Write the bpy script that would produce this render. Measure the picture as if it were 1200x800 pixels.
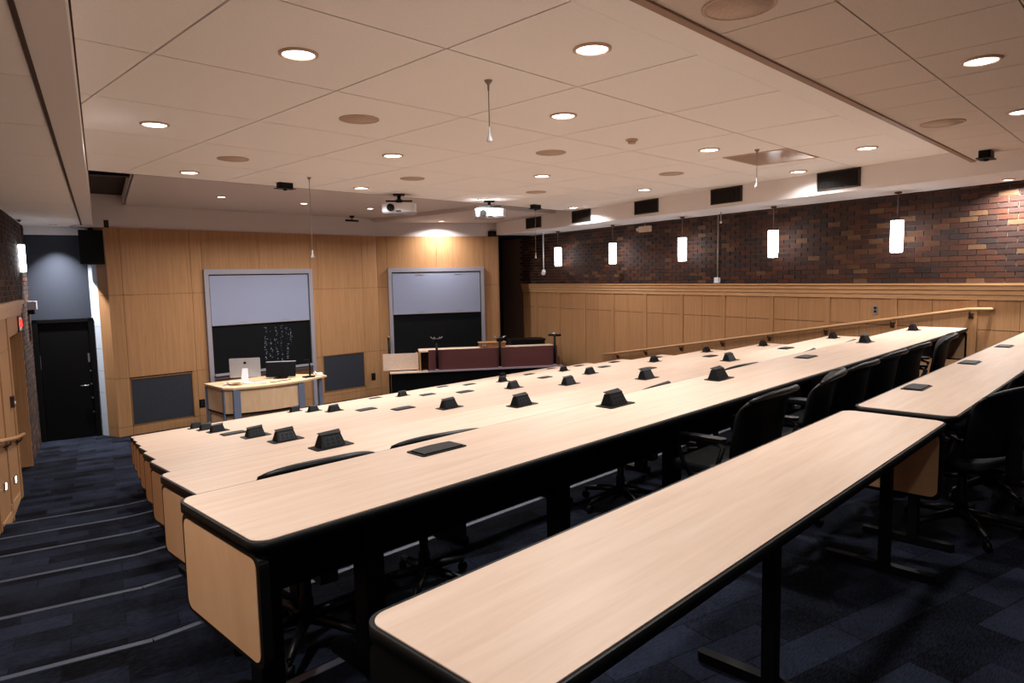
import bpy, bmesh, math, random
from mathutils import Vector, Matrix
random.seed(7)
sc = bpy.context.scene
col = sc.collection
for o in list(bpy.data.objects):
    bpy.data.objects.remove(o)

# ------------------------------------------------------------------ camera
EYE = 1.465
cam_d = bpy.data.cameras.new('camera'); cam = bpy.data.objects.new('camera', cam_d); col.objects.link(cam)
yaw, pitch, roll = math.radians(44.53), math.radians(-5.477), math.radians(-1.131)
fw = Vector((math.cos(pitch)*math.cos(yaw), math.cos(pitch)*math.sin(yaw), math.sin(pitch)))
rt = Vector((math.sin(yaw), -math.cos(yaw), 0)); up = rt.cross(fw)
r2 = rt*math.cos(roll) + up*math.sin(roll); u2 = -rt*math.sin(roll) + up*math.cos(roll)
M = Matrix(((r2.x, u2.x, -fw.x, 0), (r2.y, u2.y, -fw.y, 0), (r2.z, u2.z, -fw.z, EYE), (0, 0, 0, 1)))
cam.matrix_world = M
cam_d.sensor_width = 36; cam_d.lens = 36*797/1200; cam_d.clip_end = 100
sc.camera = cam

# ------------------------------------------------------------------ world, exposure
wd = bpy.data.worlds.new('world'); sc.world = wd; wd.use_nodes = True
wd.node_tree.nodes['Background'].inputs[0].default_value = (1.0, 0.93, 0.86, 1)
wd.node_tree.nodes['Background'].inputs[1].default_value = 0.0
sc.view_settings.view_transform = 'Standard'; sc.view_settings.look = 'None'
sc.view_settings.gamma = 1.0; sc.view_settings.exposure = 0.86
sc.view_settings.use_curve_mapping = False
sc.cycles.max_bounces = 10; sc.cycles.diffuse_bounces = 6; sc.cycles.glossy_bounces = 3
DOWN_W = 20.0          # watts of one ceiling downlight
STAGE_W = 30.0
PEND_E = 7.0
LAMP = (1.0, 0.985, 0.97)

# ------------------------------------------------------------------ frames
WA = math.radians(75.55)
WX, WY = math.cos(WA), math.sin(WA)
def wp(w, p, z=0.0):          # room frame: w along the side walls, p across the room
    return Vector((w*WX + p*WY, w*WY - p*WX, z))
def pc(x, y): return x*WY - y*WX
def wc(x, y): return x*WX + y*WY
ROTW = WA - math.pi/2         # rotation that turns +y to the w direction
FA = math.radians(-26.3)
FC = Vector((9.373, 13.67, 0))
def f1(a, b, z): return Vector((a, 13.67 - b, z))                      # front wall, first leaf
def f2(a, b, z): return FC + Vector((a*math.cos(FA) + b*math.sin(FA), a*math.sin(FA) - b*math.cos(FA), z))
def frt(a, b, z): return wp(a, 9.65 - b, z)                            # right wall: a along w, b into the room
def flt(a, b, z): return wp(a, -1.09 + b, z)                           # left wall
def fid(a, b, z): return Vector((a, b, z))

# ------------------------------------------------------------------ materials
def nt(name):
    m = bpy.data.materials.new(name); m.use_nodes = True
    t = m.node_tree; return m, t, t.nodes['Principled BSDF']
def lin(c): return tuple((v/12.92 if v <= .04045 else ((v+.055)/1.055)**2.4) for v in [x/255 for x in c]) + (1,)
def plain(name, c, rough=.5, metal=0, emit=None, es=1.0, noise=0.0, spec=None):
    m, t, b = nt(name)
    b.inputs['Base Color'].default_value = lin(c); b.inputs['Roughness'].default_value = rough; b.inputs['Metallic'].default_value = metal
    if spec is not None: b.inputs['Specular IOR Level'].default_value = spec
    if emit:
        b.inputs['Emission Color'].default_value = lin(emit); b.inputs['Emission Strength'].default_value = es
    if noise:
        tc = t.nodes.new('ShaderNodeTexCoord'); n = t.nodes.new('ShaderNodeTexNoise'); n.inputs['Scale'].default_value = 60
        r = t.nodes.new('ShaderNodeValToRGB'); l = lin(c)
        r.color_ramp.elements[0].color = tuple(v*(1-noise) for v in l[:3]) + (1,); r.color_ramp.elements[1].color = tuple(min(1, v*(1+noise)) for v in l[:3]) + (1,)
        r.color_ramp.elements[0].position = .3; r.color_ramp.elements[1].position = .7
        t.links.new(tc.outputs['Object'], n.inputs['Vector']); t.links.new(n.outputs['Fac'], r.inputs['Fac']); t.links.new(r.outputs['Color'], b.inputs['Base Color'])
    return m
def wood(name, c1, c2, scale, rough=.4, rnd=0.0, rot=0.0, spec=.3, ior=1.4):
    m, t, b = nt(name)
    tc = t.nodes.new('ShaderNodeTexCoord'); mp = t.nodes.new('ShaderNodeMapping'); mp.inputs['Scale'].default_value = scale
    mp.inputs['Rotation'].default_value = (0, 0, rot)
    t.links.new(tc.outputs['Object'], mp.inputs['Vector'])
    n = t.nodes.new('ShaderNodeTexNoise'); n.inputs['Scale'].default_value = 1.0; n.inputs['Detail'].default_value = 6; n.inputs['Roughness'].default_value = .6; n.inputs['Distortion'].default_value = .6
    t.links.new(mp.outputs['Vector'], n.inputs['Vector'])
    r = t.nodes.new('ShaderNodeValToRGB'); r.color_ramp.elements[0].color = lin(c1); r.color_ramp.elements[1].color = lin(c2)
    r.color_ramp.elements[0].position = .32; r.color_ramp.elements[1].position = .68
    t.links.new(n.outputs['Fac'], r.inputs['Fac']); out = r.outputs['Color']
    if rnd:
        oi = t.nodes.new('ShaderNodeObjectInfo'); hs = t.nodes.new('ShaderNodeHueSaturation')
        mr = t.nodes.new('ShaderNodeMapRange'); mr.inputs[3].default_value = 1-rnd; mr.inputs[4].default_value = 1+rnd
        t.links.new(oi.outputs['Random'], mr.inputs[0]); t.links.new(mr.outputs[0], hs.inputs['Value']); t.links.new(out, hs.inputs['Color']); out = hs.outputs['Color']
    t.links.new(out, b.inputs['Base Color']); b.inputs['Roughness'].default_value = rough; b.inputs['Specular IOR Level'].default_value = spec; b.inputs['IOR'].default_value = ior
    return m
def brickmat(name, island):
    m, t, b = nt(name)
    if island:
        g = t.nodes.new('ShaderNodeNewGeometry'); src = g.outputs['Random Per Island']
    else:
        g = t.nodes.new('ShaderNodeObjectInfo'); src = g.outputs['Random']
    r = t.nodes.new('ShaderNodeValToRGB'); r.color_ramp.interpolation = 'CONSTANT'
    cols = [(0, (92, 56, 44)), (.2, (74, 44, 36)), (.36, (108, 66, 50)), (.52, (88, 58, 48)), (.66, (120, 76, 58)), (.78, (60, 40, 36)), (.87, (132, 92, 70)), (.94, (158, 122, 98))]
    e = r.color_ramp.elements
    while len(e) < len(cols): e.new(.5)
    for i, (p, c) in enumerate(cols): e[i].position = p; e[i].color = lin(c)
    t.links.new(src, r.inputs['Fac'])
    tc = t.nodes.new('ShaderNodeTexCoord'); n = t.nodes.new('ShaderNodeTexNoise'); n.inputs['Scale'].default_value = 35; n.inputs['Detail'].default_value = 4
    t.links.new(tc.outputs['Object'], n.inputs['Vector'])
    mx = t.nodes.new('ShaderNodeMix'); mx.data_type = 'RGBA'; mx.blend_type = 'MULTIPLY'; mx.inputs[0].default_value = .6
    t.links.new(r.outputs['Color'], mx.inputs[6]); t.links.new(n.outputs['Color'], mx.inputs[7])
    hs = t.nodes.new('ShaderNodeHueSaturation'); hs.inputs['Value'].default_value = .40; hs.inputs['Saturation'].default_value = 1.3
    t.links.new(mx.outputs[2], hs.inputs['Color']); t.links.new(hs.outputs['Color'], b.inputs['Base Color'])
    bp = t.nodes.new('ShaderNodeBump'); bp.inputs['Strength'].default_value = .4; bp.inputs['Distance'].default_value = .004
    t.links.new(n.outputs['Fac'], bp.inputs['Height']); t.links.new(bp.outputs['Normal'], b.inputs['Normal'])
    b.inputs['Roughness'].default_value = .85
    return m
def carpetmat():
    m, t, b = nt('carpet')
    tc = t.nodes.new('ShaderNodeTexCoord'); mp = t.nodes.new('ShaderNodeMapping'); mp.inputs['Rotation'].default_value = (0, 0, -ROTW)
    t.links.new(tc.outputs['Object'], mp.inputs['Vector'])
    br = t.nodes.new('ShaderNodeTexBrick'); br.inputs['Scale'].default_value = 1.0
    br.inputs['Color1'].default_value = (.25, .25, .25, 1); br.inputs['Color2'].default_value = (1, 1, 1, 1); br.inputs['Mortar'].default_value = (.3, .3, .3, 1)
    br.inputs['Mortar Size'].default_value = 0.003; br.inputs['Brick Width'].default_value = .5; br.inputs['Row Height'].default_value = .165; br.inputs['Bias'].default_value = 0
    t.links.new(mp.outputs['Vector'], br.inputs['Vector'])
    m2 = t.nodes.new('ShaderNodeMapping'); m2.inputs['Scale'].default_value = (30, 190, 30); m2.inputs['Rotation'].default_value = (0, 0, -ROTW)
    t.links.new(tc.outputs['Object'], m2.inputs['Vector'])
    n = t.nodes.new('ShaderNodeTexNoise'); n.inputs['Scale'].default_value = 1; n.inputs['Detail'].default_value = 3
    t.links.new(m2.outputs['Vector'], n.inputs['Vector'])
    n2 = t.nodes.new('ShaderNodeTexNoise'); n2.inputs['Scale'].default_value = 3.0; n2.inputs['Detail'].default_value = 5
    t.links.new(mp.outputs['Vector'], n2.inputs['Vector'])
    a = t.nodes.new('ShaderNodeMath'); a.operation = 'MULTIPLY'; t.links.new(br.outputs['Color'], a.inputs[0]); a.inputs[1].default_value = .5
    c = t.nodes.new('ShaderNodeMath'); c.operation = 'MULTIPLY_ADD'; t.links.new(n.outputs['Fac'], c.inputs[0]); c.inputs[1].default_value = .9; t.links.new(a.outputs[0], c.inputs[2])
    d = t.nodes.new('ShaderNodeMath'); d.operation = 'MULTIPLY_ADD'; t.links.new(n2.outputs['Fac'], d.inputs[0]); d.inputs[1].default_value = .6; t.links.new(c.outputs[0], d.inputs[2])
    r = t.nodes.new('ShaderNodeValToRGB'); r.color_ramp.elements[0].position = .62; r.color_ramp.elements[1].position = 1.25
    r.color_ramp.elements[0].color = lin((1, 1, 3)); r.color_ramp.elements[1].color = lin((42, 47, 64))
    mr = t.nodes.new('ShaderNodeMapRange'); mr.inputs[1].default_value = .55; mr.inputs[2].default_value = 1.45
    t.links.new(d.outputs[0], mr.inputs[0]); r.color_ramp.elements[0].position = .30; r.color_ramp.elements[1].position = 1.0
    t.links.new(mr.outputs[0], r.inputs['Fac']); t.links.new(r.outputs['Color'], b.inputs['Base Color'])
    b.inputs['Roughness'].default_value = .95; b.inputs['Specular IOR Level'].default_value = .1
    return m

MT = {}
MT['maple'] = wood('maple_laminate', (202, 174, 153), (213, 188, 168), (1.6, 22, 22), .42, spec=.4, ior=1.22)
MT['maple_v'] = wood('maple_laminate_upright', (206, 160, 118), (220, 176, 134), (8, 5, 2.2), .4)
MT['maple_desk'] = wood('maple_desk_lit', (232, 192, 152), (242, 206, 168), (8, 5, 2.2), .4)  # upright maple, colour brightened to make up for weak light on the desk
MT['oak'] = wood('oak_veneer', (156, 114, 78), (174, 131, 92), (38, 38, 1.2), .38, .035)
MT['oak_dark'] = wood('oak_dark', (120, 82, 50), (138, 98, 62), (38, 38, 1.2), .4)
MT['oak_h'] = wood('oak_rail', (174, 132, 93), (192, 150, 109), (4, 4, 40), .4)
MT['carpet'] = carpetmat()
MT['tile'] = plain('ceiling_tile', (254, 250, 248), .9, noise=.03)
MT['tile_near_dimmed'] = plain('ceiling_tile_small_dimmed', (218, 204, 194), .9, noise=.03)  # colour darkened to stand in for dimmer light on the low ceiling
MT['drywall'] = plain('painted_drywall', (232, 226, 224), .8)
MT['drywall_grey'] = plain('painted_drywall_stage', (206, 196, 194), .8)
MT['gap'] = plain('dark_joint', (70, 50, 38), .9)
MT['gapdark'] = plain('dark_gap', (36, 26, 20), .9)
MT['black'] = plain('black_plastic', (5, 5, 6), .5, spec=.2)
MT['blackmetal'] = plain('black_powder_coat', (3, 3, 4), .5, spec=.2)
MT['chair'] = plain('chair_black_plastic', (5, 5, 7), .42, spec=.35)
MT['chairfab'] = plain('chair_black_fabric', (7, 7, 9), .8, noise=.2)
MT['lid'] = plain('outlet_lid_grey', (26, 25, 25), .55, spec=.25)
MT['plate'] = plain('outlet_face_grey', (22, 24, 30), .4, spec=.25)
MT['brick'] = brickmat('brick_single', False)
MT['bricks'] = brickmat('brick_joined', True)
MT['mortar'] = plain('mortar', (108, 84, 70), .9)
MT['blackwall'] = plain('black_painted_wall', (40, 46, 60), .75)
MT['door'] = plain('black_door', (4, 4, 6), .5, spec=.15)
MT['white'] = plain('white_paint', (222, 222, 226), .5)
MT['block'] = plain('pale_blue_block', (196, 206, 220), .6)
MT['frame'] = plain('board_aluminium', (146, 140, 148), .45)
MT['whiteboard'] = plain('whiteboard', (140, 145, 168), .3)
MT['chalkboard'] = plain('chalkboard', (4, 5, 8), .8, spec=.2)
MT['chalk'] = plain('chalk', (150, 160, 180), .9)
MT['grille'] = plain('grey_acoustic_cloth', (36, 38, 47), .8, noise=.25)
MT['alu'] = plain('aluminium_nosing', (70, 75, 90), .5, .1)
MT['alu_lit'] = plain('aluminium_nosing_lit', (150, 156, 176), .45, .1)  # same nosing metal, colour lightened so the under-table runs look lit
MT['steel'] = plain('brushed_steel', (190, 192, 198), .28, .9)
MT['monitor'] = plain('monitor_black', (3, 3, 4), .6, spec=.1)
MT['imac'] = plain('silver_aluminium', (200, 202, 208), .35, .55)
MT['greypost'] = plain('blue_grey_post', (112, 122, 146), .5)
MT['maroon'] = plain('maroon_panel', (84, 42, 42), .45, noise=.12)
MT['lilac'] = plain('lilac_ledge', (150, 132, 142), .4)
MT['speakergrille'] = plain('ceiling_speaker_grille', (200, 176, 158), .8, noise=.1)
MT['trimring'] = plain('downlight_trim', (206, 176, 156), .5)
MT['lens'] = plain('downlight_lens', (255, 250, 244), .5, emit=(255, 250, 244), es=8.0)
MT['pend'] = plain('pendant_glass', (255, 255, 255), .4, emit=(246, 250, 255), es=PEND_E)
MT['vent'] = plain('vent_dark_metal', (34, 28, 24), .5)
MT['exit'] = plain('exit_red', (230, 40, 30), .5, emit=(255, 40, 30), es=2.5)
MT['exitbox'] = plain('exit_housing', (60, 30, 26), .5)
MT['hatch'] = plain('glossy_hatch', (196, 172, 154), .12)
MT['paper'] = plain('cream_paper', (236, 206, 180), .8)
MT['bronze'] = plain('bronze_bracket', (86, 62, 44), .4, .6)
MT['cable'] = plain('grey_cable', (150, 138, 130), .6)
MT['angle'] = plain('brown_edge_angle', (150, 116, 92), .5)
MT['lamp2'] = plain('step_light', (255, 255, 255), .5, emit=(255, 244, 230), es=4.0)

# ------------------------------------------------------------------ mesh helpers
class MB:
    def __init__(s, f=fid): s.v = []; s.f = []; s.fr = f; s.sm = []
    def _add(s, pts, faces, smooth=False):
        n = len(s.v); s.v += [tuple(s.fr(*p)) for p in pts]
        for fc in faces: s.f.append([i+n for i in fc]); s.sm.append(smooth)
        return s
    def box(s, a0, a1, b0, b1, c0, c1):
        P = [(a, b, c) for a in (a0, a1) for b in (b0, b1) for c in (c0, c1)]
        return s._add(P, [(0, 1, 3, 2), (4, 6, 7, 5), (0, 4, 5, 1), (2, 3, 7, 6), (0, 2, 6, 4), (1, 5, 7, 3)])
    def prism(s, poly, z0, z1, axis='z', smooth=False):      # poly: 2D points, extruded along an axis
        n = len(poly)
        def mk(q, z):
            return (q[0], q[1], z) if axis == 'z' else ((z, q[0], q[1]) if axis == 'x' else (q[0], z, q[1]))
        P = [mk(q, z0) for q in poly] + [mk(q, z1) for q in poly]
        F = [list(range(n))[::-1], list(range(n, 2*n))] 
        s._add(P, F); m = len(s.v) - 2*n
        for i in range(n):
            j = (i+1) % n; s.f.append([m+i, m+j, m+n+j, m+n+i]); s.sm.append(smooth)
        return s
    def tube(s, path, r, seg=8, cap=True):
        path = [Vector(p) for p in path]; n = len(path); rr = r if isinstance(r, (list, tuple)) else [r]*n
        P = []; prev = None
        for i, p in enumerate(path):
            d = (path[min(i+1, n-1)] - path[max(i-1, 0)]).normalized()
            a = Vector((0, 0, 1)) if abs(d.z) < .9 else Vector((1, 0, 0))
            if prev is None: x = d.cross(a).normalized()
            else:
                x = (prev - d*prev.dot(d))
                x = x.normalized() if x.length > 1e-6 else d.cross(a).normalized()
            prev = x; y = d.cross(x)
            for k in range(seg):
                t = 2*math.pi*k/seg; P.append(tuple(p + (x*math.cos(t) + y*math.sin(t))*rr[i]))
        F = []
        for i in range(n-1):
            for k in range(seg):
                F.append((i*seg+k, i*seg+(k+1) % seg, (i+1)*seg+(k+1) % seg, (i+1)*seg+k))
        s._add(P, F, True)
        if cap:
            m = len(s.v) - n*seg
            s.f.append([m+k for k in range(seg)][::-1]); s.sm.append(False)
            s.f.append([m+(n-1)*seg+k for k in range(seg)]); s.sm.append(False)
        return s
    def lathe(s, prof, cx, cy, seg=24, smooth=True):        # prof: (radius, z)
        P = []; 
        for r, z in prof:
            for k in range(seg):
                t = 2*math.pi*k/seg; P.append((cx + r*math.cos(t), cy + r*math.sin(t), z))
        F = []
        for i in range(len(prof)-1):
            for k in range(seg):
                F.append((i*seg+k, i*seg+(k+1) % seg, (i+1)*seg+(k+1) % seg, (i+1)*seg+k))
        s._add(P, F, smooth)
        m = len(s.v) - len(prof)*seg
        if prof[0][0] > 1e-5: s.f.append([m+k for k in range(seg)][::-1]); s.sm.append(False)
        if prof[-1][0] > 1e-5: s.f.append([m+(len(prof)-1)*seg+k for k in range(seg)]); s.sm.append(False)
        return s
    def grid(s, pts, nu, nv, smooth=True):
        F = []
        for i in range(nu-1):
            for j in range(nv-1): F.append((i*nv+j, i*nv+j+1, (i+1)*nv+j+1, (i+1)*nv+j))
        return s._add(pts, F, smooth)
    def mesh(s, name, mat, off=(0, 0, 0)):
        me = bpy.data.meshes.new(name)
        me.from_pydata([(a-off[0], b-off[1], c-off[2]) for a, b, c in s.v], [], s.f)
        for p, sm in zip(me.polygons, s.sm): p.use_smooth = sm
        bm = bmesh.new(); bm.from_mesh(me); bmesh.ops.recalc_face_normals(bm, faces=bm.faces); bm.to_mesh(me); bm.free()
        me.materials.append(MT[mat]); me.update()
        return me
    def build(s, name, mat, parent=None, off=(0, 0, 0), bevel=0):
        o = bpy.data.objects.new(name, s.mesh(name, mat, off)); col.objects.link(o)
        if parent is not None: o.parent = parent
        if bevel:
            b = o.modifiers.new('bevel', 'BEVEL'); b.width = bevel; b.segments = 2; b.limit_method = 'ANGLE'
        return o
def tag(o, label, cat, group=None):
    o['label'] = label; o['category'] = cat
    if group: o['group'] = group
    return o
def struct(o, label=None):
    o['kind'] = 'structure'
    if label: o['label'] = label
    return o
def empty(name, loc=(0, 0, 0), rz=0.0):
    o = bpy.data.objects.new(name, None); o.empty_display_size = .1; col.objects.link(o); o.location = loc; o.rotation_euler = (0, 0, rz); return o
def copy_tree(o, parent=None):
    c = o.copy(); col.objects.link(c)
    if parent is not None: c.parent = parent
    for ch in list(o.children): copy_tree(ch, c)
    return c
def rrect(x0, x1, y0, y1, r, n=5):
    P = []
    for cx, cy, a in ((x1-r, y1-r, 0), (x0+r, y1-r, 90), (x0+r, y0+r, 180), (x1-r, y0+r, 270)):
        for i in range(n+1):
            t = math.radians(a + 90*i/n); P.append((cx + r*math.cos(t), cy + r*math.sin(t)))
    return P
def clip(poly, a, b, c):      # keep a*x+b*y <= c
    out = []
    for i in range(len(poly)):
        P, Q = poly[i], poly[(i+1) % len(poly)]
        dp, dq = a*P[0]+b*P[1]-c, a*Q[0]+b*Q[1]-c
        if dp <= 0: out.append(P)
        if dp*dq < 0:
            t = dp/(dp-dq); out.append((P[0]+(Q[0]-P[0])*t, P[1]+(Q[1]-P[1])*t))
    return out
def ppoly(poly, z): return [wp(q[0], q[1], z) for q in poly]
def area_lamp(name, loc, watts, size, parent, rot=(0, 0, 0), spread=160, color=LAMP):
    l = bpy.data.lights.new(name, 'AREA'); l.shape = 'DISK'; l.size = size; l.energy = watts; l.color = color; l.spread = math.radians(spread)
    o = bpy.data.objects.new(name, l); col.objects.link(o); o.location = loc; o.rotation_euler = rot
    if parent is not None: o.parent = parent
    return o

# ================================================================== ROOM SHELL
STEP, PITCH = .1885, 1.085
NLEV = 8                       # tier levels 0..7 (7 is the stage floor)
PR, PL, PJ = 9.65, -1.09, 8.85 # side walls and start of the right aisle
def edge_line(k):              # front edge of tier k as (x,y) polyline from the left wall to the right wall
    wl = 2.36 + 1.12*k; y = 2.26 + PITCH*k
    pl = (.968*wl - y)/.2496 if False else (WY*wl - y)/WX
    wr = (y + WX*PJ)/WY
    a = wp(wl, PL-.1); b = wp(wl, pl); c = wp(wr, PJ); d = wp(wr, PR+.1)
    return [(v.x, v.y) for v in (a, b, c, d)]
floor = None
for k in range(NLEV):
    z = -STEP*k
    if k == 0: back = [(v.x, v.y) for v in (wp(-2.6, PL-.1), wp(-2.6, PR+.1))]; back = [back[0], back[1]]
    else: back = [edge_line(k-1)[i] for i in range(4)]
    front = edge_line(k) if k < NLEV-1 else [(v.x, v.y) for v in (wp(16.8, PL-.1), wp(16.8, PR+.1))]
    poly = back + front[::-1]
    b = MB().prism(poly, z-STEP-.05 if k < NLEV-1 else z-.2, z)
    o = struct(b.build('floor', 'carpet'))
    if floor is None: floor = o
    if k < NLEV-1:             # metal nosing along the tier edge: three straight runs
        e = edge_line(k); 
        for i in range(3):
            p0, p1 = Vector(e[i]+(0,)), Vector(e[i+1]+(0,)); d = (p1-p0).normalized(); n = Vector((-d.y, d.x, 0))
            def fr(a, bb, c, p0=p0, d=d, n=n): return p0 + d*a + n*bb + Vector((0, 0, c))
            L = (p1-p0).length
            wd_ = .034
            for a0, a1, mt_ in ([(0, L, 'alu')] if i != 1 else [(0, .33, 'alu'), (.33, L-.3, 'alu_lit'), (L-.3, L, 'alu')]):
                MB(fr).box(a0, a1, -wd_, .006, z, z+.005).box(a0, a1, .0005, .006, z-.035, z+.005).build('stair_nosing', mt_, o)

# ---- right wall: backing, brick field, wainscot
WR0, WR1 = -2.6, 16.5
wall_right = struct(MB(frt).box(WR0, WR1, -.2, 0, -1.55, 2.5).build('wall_right', 'mortar'))
BL, BH, BZ0 = .222, .0715, 1.262
bricks = []
for c in range(18):
    z0 = BZ0 + c*BH
    if z0 + .02 > 2.5: break
    z1 = min(z0 + BH - .010, 2.498)
    a = 3.0 + (BL/2 if c % 2 else 0)
    while a < 15.4:
        bricks.append((a, c, z0, z1)); a += BL
bricks.sort(key=lambda q: q[0])
bm_one = MB().box(0, BL-.011, -.008, .012, 0, BH-.010).mesh('brick', 'brick')
near_b = [q for q in bricks if q[3]-q[2] > BH-.015][:300]; near_s = set((q[0], q[1]) for q in near_b)
for a, c, z0, z1 in near_b:
    o = bpy.data.objects.new('brick', bm_one); col.objects.link(o); o.parent = wall_right
    q = frt(a, random.uniform(-.002, .002), z0); o.location = q; o.rotation_euler = (0, 0, WA)   # local x along w, local y into the room
far = MB(frt)
for a, c, z0, z1 in bricks:
    if (a, c) in near_s: continue
    e = random.uniform(-.002, .003); far.box(a, a+BL-.011, -.008, .012+e, z0, z1)
bo = far.build('brickwork', 'bricks', wall_right); bo['kind'] = 'stuff'
# wainscot
ST = [4.434 + 1.033*i for i in range(-7, 12)]
for i, s in enumerate(ST):
    if s < 15.5 and s > -2.5: MB(frt).box(s-.045, s+.045, .012, .034, -1.5, 1.045).build('stile', 'oak', wall_right)
    if i+1 < len(ST):
        lo, hi = s + .048, min(ST[i+1] - .048, 15.40)
        if hi - lo < .1 or lo < -2.5: continue
        mid = (lo+hi)/2
        for p0, p1 in ((lo, mid-.0025), (mid+.0025, hi)):
            MB(frt).box(p0, p1, .006, .020, .668, 1.040).build('panel', 'oak', wall_right)
            MB(frt).box(p0, p1, .006, .020, -1.5, .660).build('panel', 'oak', wall_right)
MB(frt).box(-2.6, 15.40, 0, .006, -1.55, 1.06).build('backing_board', 'gapdark', wall_right)
MB(frt).box(-2.6, 15.40, .006, .040, 1.045, 1.105).build('top_rail', 'oak_h', wall_right)
MB(frt).box(-2.6, 15.40, .006, .052, 1.112, 1.165).build('cap_moulding', 'oak_h', wall_right)
MB(frt).box(-2.6, 15.40, .006, .066, 1.172, 1.225).build('cap_moulding', 'oak_h', wall_right)
MB(frt).box(-2.6, 15.40, .0, .085, 1.232, 1.258).build('cap_moulding', 'oak_h', wall_right)

# ---- rear wall behind the last row
struct(MB(lambda a, b, c: wp(a, b, c)).box(-2.8, -2.6, -1.3, 9.9, -.3, 3.1).build('wall_rear', 'drywall'))
# ---- right soffit (white box along the right wall)
ZS = 2.50
sof = struct(MB(lambda a, b, c: wp(a, b, c)).box(-2.6, 14.96, 8.60, 9.85, ZS, 3.1).build('trim_1', 'drywall'), 'white soffit box along the brick wall')
# alcove past the front wall, its unlit shade put in as black
struct(MB(lambda a, b, c: wp(a, b, c)).box(16.5, 16.7, 7.6, 9.9, -1.5, 3.2).build('wall_alcove', 'door'))
struct(MB(lambda a, b, c: wp(a, b, c)).box(14.96, 16.5, 8.4, 9.85, 2.46, 2.6).build('ceiling_alcove', 'door'))

# ---- front wall, first leaf
def leaf(name, F, cols, rows, skip, z1):
    a0, a1 = cols[0][0], cols[-1][1]
    w_ = struct(MB(F).box(a0+.002, a1-.002, -.25, -.012, -1.5, z1-.002).build(name, 'gapdark'))
    for i, (c0, c1) in enumerate(cols):
        for j, (r0, r1) in enumerate(rows):
            if (i, j) in skip: continue
            MB(F).box(c0+.003, c1-.003, -.03, 0, r0+.003, r1-.003).build('panel', 'oak', w_)
    return w_
Z1 = 2.47
rows = [(-1.318, -1.15), (-1.15, -.25), (-.25, 1.263), (1.263, Z1)]
c1 = [(3.65, 3.885), (3.885, 5.09), (5.09, 5.31), (5.31, 6.47), (6.47, 7.63), (7.63, 7.80), (7.80, 8.955), (8.955, 9.373)]
wall_front = leaf('wall_front', f1, c1, rows, {(1, 1), (6, 1)}, Z1)
c2 = [(0.0, .24), (.24, 1.45), (1.45, 2.66), (2.66, 3.05)]
wall_front2 = leaf('wall_front_right', f2, c2, rows, set(), Z1)
MB(f2).box(3.03, 3.05, -.9, .0, -1.318, Z1).build('end_return', 'oak_dark', wall_front2)
MB(f2).box(3.0, 3.03, -2.2, -.03, -1.318, 2.6).build('return_wall', 'door', wall_front2)
# grey acoustic panels sunk into the first leaf
for (a, b, z0, z1, lab) in ((3.885, 5.0, -1.15, -.27, 'wide grey cloth panel sunk in the wood wall beside the black door'), (7.83, 8.92, -1.07, -.23, 'grey cloth panel sunk in the wood wall between desk and bench')):
    loc = f1((a+b)/2, 0, -1.318); t = empty('acoustic_panel', loc); tag(t, lab, 'wall panel')
    MB(f1).box(a+.02, b-.02, -.011, -.006, z0+.02, z1-.02).build('cloth', 'grille', t, loc)
    m = MB(f1)
    m.box(a, b, -.028, .004, z1-.02, z1).box(a, b, -.028, .004, z0, z0+.02).box(a, a+.02, -.028, .004, z0, z1).box(b-.02, b, -.028, .004, z0, z1)
    m.build('frame', 'oak_dark', t, loc)
# fill the wall around the second panel and at the ends of the first
for r in ((3.888, 3.89, -1.147, -.253), (5.0, 5.087, -1.147, -.253), (7.803, 7.83, -1.147, -.253), (8.92, 8.952, -1.147, -.253), (7.83, 8.92, -1.147, -1.07)):
    MB(f1).box(r[0], r[1], -.03, 0, r[2], r[3]).build('panel', 'oak', wall_front)
# drywall bulkhead over both leaves
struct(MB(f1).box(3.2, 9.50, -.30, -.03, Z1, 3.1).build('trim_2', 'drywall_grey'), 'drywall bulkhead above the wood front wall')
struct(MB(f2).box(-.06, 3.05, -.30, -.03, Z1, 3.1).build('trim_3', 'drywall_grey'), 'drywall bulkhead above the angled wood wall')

# ---- left end: black wall with door, angled return
fbk = lambda a, b, c: wp(14.6 - b, a, c)         # a across (p), b into the room
wall_bk = struct(MB(fbk).box(-1.3, .3, -.2, 0, -1.5, 2.35).build('wall_end', 'blackwall'))
struct(MB(fbk).box(-1.3, .3, -.2, .03, 2.35, 2.6).build('trim_4', 'white'), 'white header above the black wall')
ra, rb = wp(14.60, -.17, 0), Vector((3.652, 13.67, 0))
mid_ = ra.lerp(rb, .45); dr = (rb-ra).normalized(); nr = Vector((dr.y, -dr.x, 0))
if nr.dot(-mid_) < 0: nr = -nr
def fret(a, b, c): return ra + dr*a + nr*b + Vector((0, 0, c))
LR = (rb-ra).length
wall_ret = struct(MB(fret).box(0, LR, -.2, -.02, -1.5, 2.6).build('wall_return', 'gapdark'))
zz = -1.318
while zz < 2.3:
    MB(fret).box(0, LR*.45, -.03, 0, zz+.003, min(zz+.40, 2.4)).build('block', 'block', wall_ret); zz += .403
for r0, r1 in rows: MB(fret).box(LR*.45+.003, LR, -.03, .004, r0+.003, r1-.003).build('panel', 'oak', wall_ret)

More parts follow.
